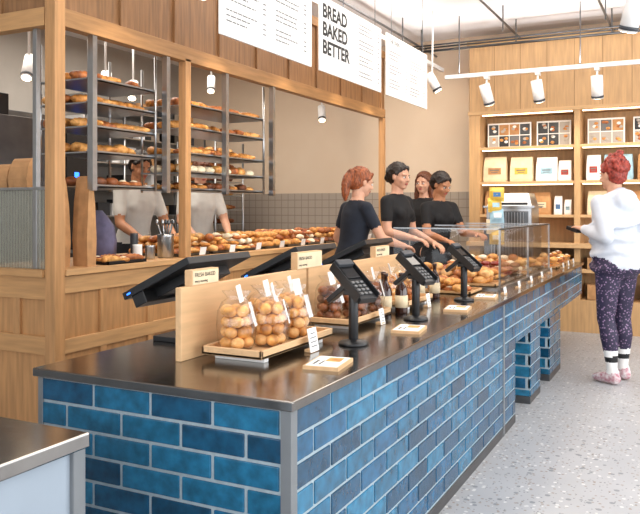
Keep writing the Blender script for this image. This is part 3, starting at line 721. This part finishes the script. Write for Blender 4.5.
navy=mat('navy_cotton','#1a212e',.85,0,.15,20,.15); blk=mat('black_cotton','#121215',.85,0,.15,20,.15); whc=mat('white_fleece','#ccd1da',.9,0,.05,10,.35); whs=mat('white_chef_cotton','#d0cec8',.85,0,.05,12,.2); trous=mat('dark_trousers','#23252b',.85,0,.1,20)
sneak=mat('white_pink_sneaker','#e6dfe0',.6,0,.1,34,col2='#b0566a')
person('customer_in_white_hoodie',(-.53,6.0),(-.80,.60),1.66,whc,leggings(),sk1,h_curl,'curly',lean=.05,head=(.05,.08),arms=[((-.2,-.45,-1),(.12,1,.22)),((.22,-.35,-1),(-.1,1,.15))],sleeve=2,bulk=1.22,shoe=sneak,sock=white,stripe=black,hood=True,hem=.80,leg=1.14,phone=-1)
person('auburn_haired_staff_member',(-2.45,5.40),(.58,.81),1.62,navy,trous,sk1,h_red,'ponytail',lean=.16,head=(-.1,.15),arms=[((-.45,-.1,-1),(.1,.55,-.7)),((.3,.4,-1),(-.2,1,-.25))],sleeve=.55,bulk=1.05)
person('dark_haired_staff_member',(-2.38,6.22),(.90,-.2),1.69,blk,trous,sk1,h_dark,'low',lean=.05,head=(-.1,.1),arms=[((-.2,.1,-1),(.1,1,-.4)),((.25,.2,-1),(-.2,1,-.2))],sleeve=.6)
person('brown_haired_staff_member',(-2.55,7.50),(-.25,-.95),1.67,blk,trous,sk1,h_brown,'long',lean=.0,head=(.2,.05),arms=[((-.2,.1,-1),(.1,.8,-.6)),((.25,.1,-1),(-.2,.7,-.7))],sleeve=.5)
person('serving_staff_member',(-2.2,6.85),(.80,-.55),1.63,blk,trous,sk2,h_dark,'low',lean=.1,head=(.1,.35),arms=[((-.1,.5,-1),(.1,1,-.05)),((.2,.35,-1),(-.1,1,-.2))],sleeve=.6)
person('baker',(-4.52,5.25),(.9,-.3),1.80,whs,trous,sk2,h_dark,'short',lean=.16,head=(0,.3),arms=[((-.2,.35,-1),(.2,.9,-.45)),((.2,.35,-1),(-.2,.9,-.45))],sleeve=.7,bulk=1.05)
person('baker',(-4.5,6.2),(.8,-.55),1.80,whs,trous,sk1,h_brown,'short',lean=.14,head=(0,.3),arms=[((-.2,.35,-1),(.2,.9,-.45)),((.2,.35,-1),(-.2,.9,-.45))],sleeve=.7,bulk=1.05)
# ---------------------------------------------------------------- lights
def area(name,loc,rot,sx,sy,e,col=(1,1,1)):
    l=bpy.data.lights.new(name,'AREA'); l.shape='RECTANGLE'; l.size=sx; l.size_y=sy; l.energy=e; l.color=col
    o=bpy.data.objects.new(name,l); sc.collection.objects.link(o); o.location=loc; o.rotation_euler=rot
def spotl(name,loc,tgt,e,ang=55,col=(1,.84,.64)):
    l=bpy.data.lights.new(name,'SPOT'); l.energy=e; l.spot_size=math.radians(ang); l.spot_blend=.6; l.shadow_soft_size=.05; l.color=col
    o=bpy.data.objects.new(name,l); sc.collection.objects.link(o); o.location=loc; o.rotation_euler=(V(tgt)-V(loc)).to_track_quat('-Z','Y').to_euler()
area('window_daylight_right',(2.95,3.2,1.7),(0,math.pi/2,0),2.2,7.5,190,(.96,.98,1))
area('window_daylight_front',(-.6,-2.4,1.75),(math.pi/2,0,0),6,2.3,100,(.98,.98,1))
area('overhead_fill_shop',(.6,3.6,3.2),(0,0,0),1.6,5,45,(1,.94,.86))  # added area lamp above the view, general light for the shop
area('overhead_fill_counter',(-2.2,4.2,3.2),(0,0,0),.6,4,32,(1,.90,.78))  # added fill over the staff aisle, no fitting modelled
area('overhead_fill_kitchen',(-4.8,5.2,3.2),(0,0,0),1.6,4,105,(1,.92,.82))  # added kitchen fill, kept out of sight above the opening
area('overhead_fill_back',(-1.2,6.4,3.2),(0,0,0),3,1.0,45,(1,.91,.80))  # back fill added to brighten the far end, not a real panel
area('ceiling_bounce_fill',(-.2,7.6,2.71),(math.pi,0,0),4,.04,22,(1,.95,.92))  # added lamp facing up, stands in for bounce on the dark ceiling
area('ceiling_bounce_fill',(-2.6,5.8,2.92),(math.pi,0,0),.04,4.5,14,(1,.95,.92))  # second added bounce lamp, above the staff-side track
for y in (4.4,5.4,6.4,7.2): spotl('ledge_spot',(-2.6,y,2.8),(-3.35,y+.1,1.0),48)
for x in (-1.91,-1.4,-.845,-.2): spotl('shelf_spot',(x,7.55,2.33),(x,8.4,1.6),16,80)
for y in (2.4,3.1,5.2,6.2): spotl('counter_spot',(-1.9,y,2.9),(-1.4,y,.85),40,50)
spotl('rack_spot',(-2.5,3.2,2.6),(-3.3,3.6,1.7),24,60); spotl('rack_spot',(-2.4,4.4,2.4),(-3.3,4.8,1.7),24,60)
spotl('wall_spot',(-2.7,7.2,2.8),(-2.9,8.6,2.0),22,80)
w=bpy.data.worlds.new('w'); sc.world=w; w.use_nodes=True; w.node_tree.nodes['Background'].inputs[0].default_value=(.9,.95,1,1); w.node_tree.nodes['Background'].inputs[1].default_value=1.3
sc.view_settings.view_transform='Standard'
cam=bpy.data.cameras.new('camera'); cam.lens=42.02; cam.sensor_width=36; cam.shift_y=-49/640; cam.clip_end=100
co=bpy.data.objects.new('camera',cam); sc.collection.objects.link(co); co.location=(0,0,1.3); co.rotation_euler=(math.pi/2,0,math.radians(26.7)); sc.camera=co
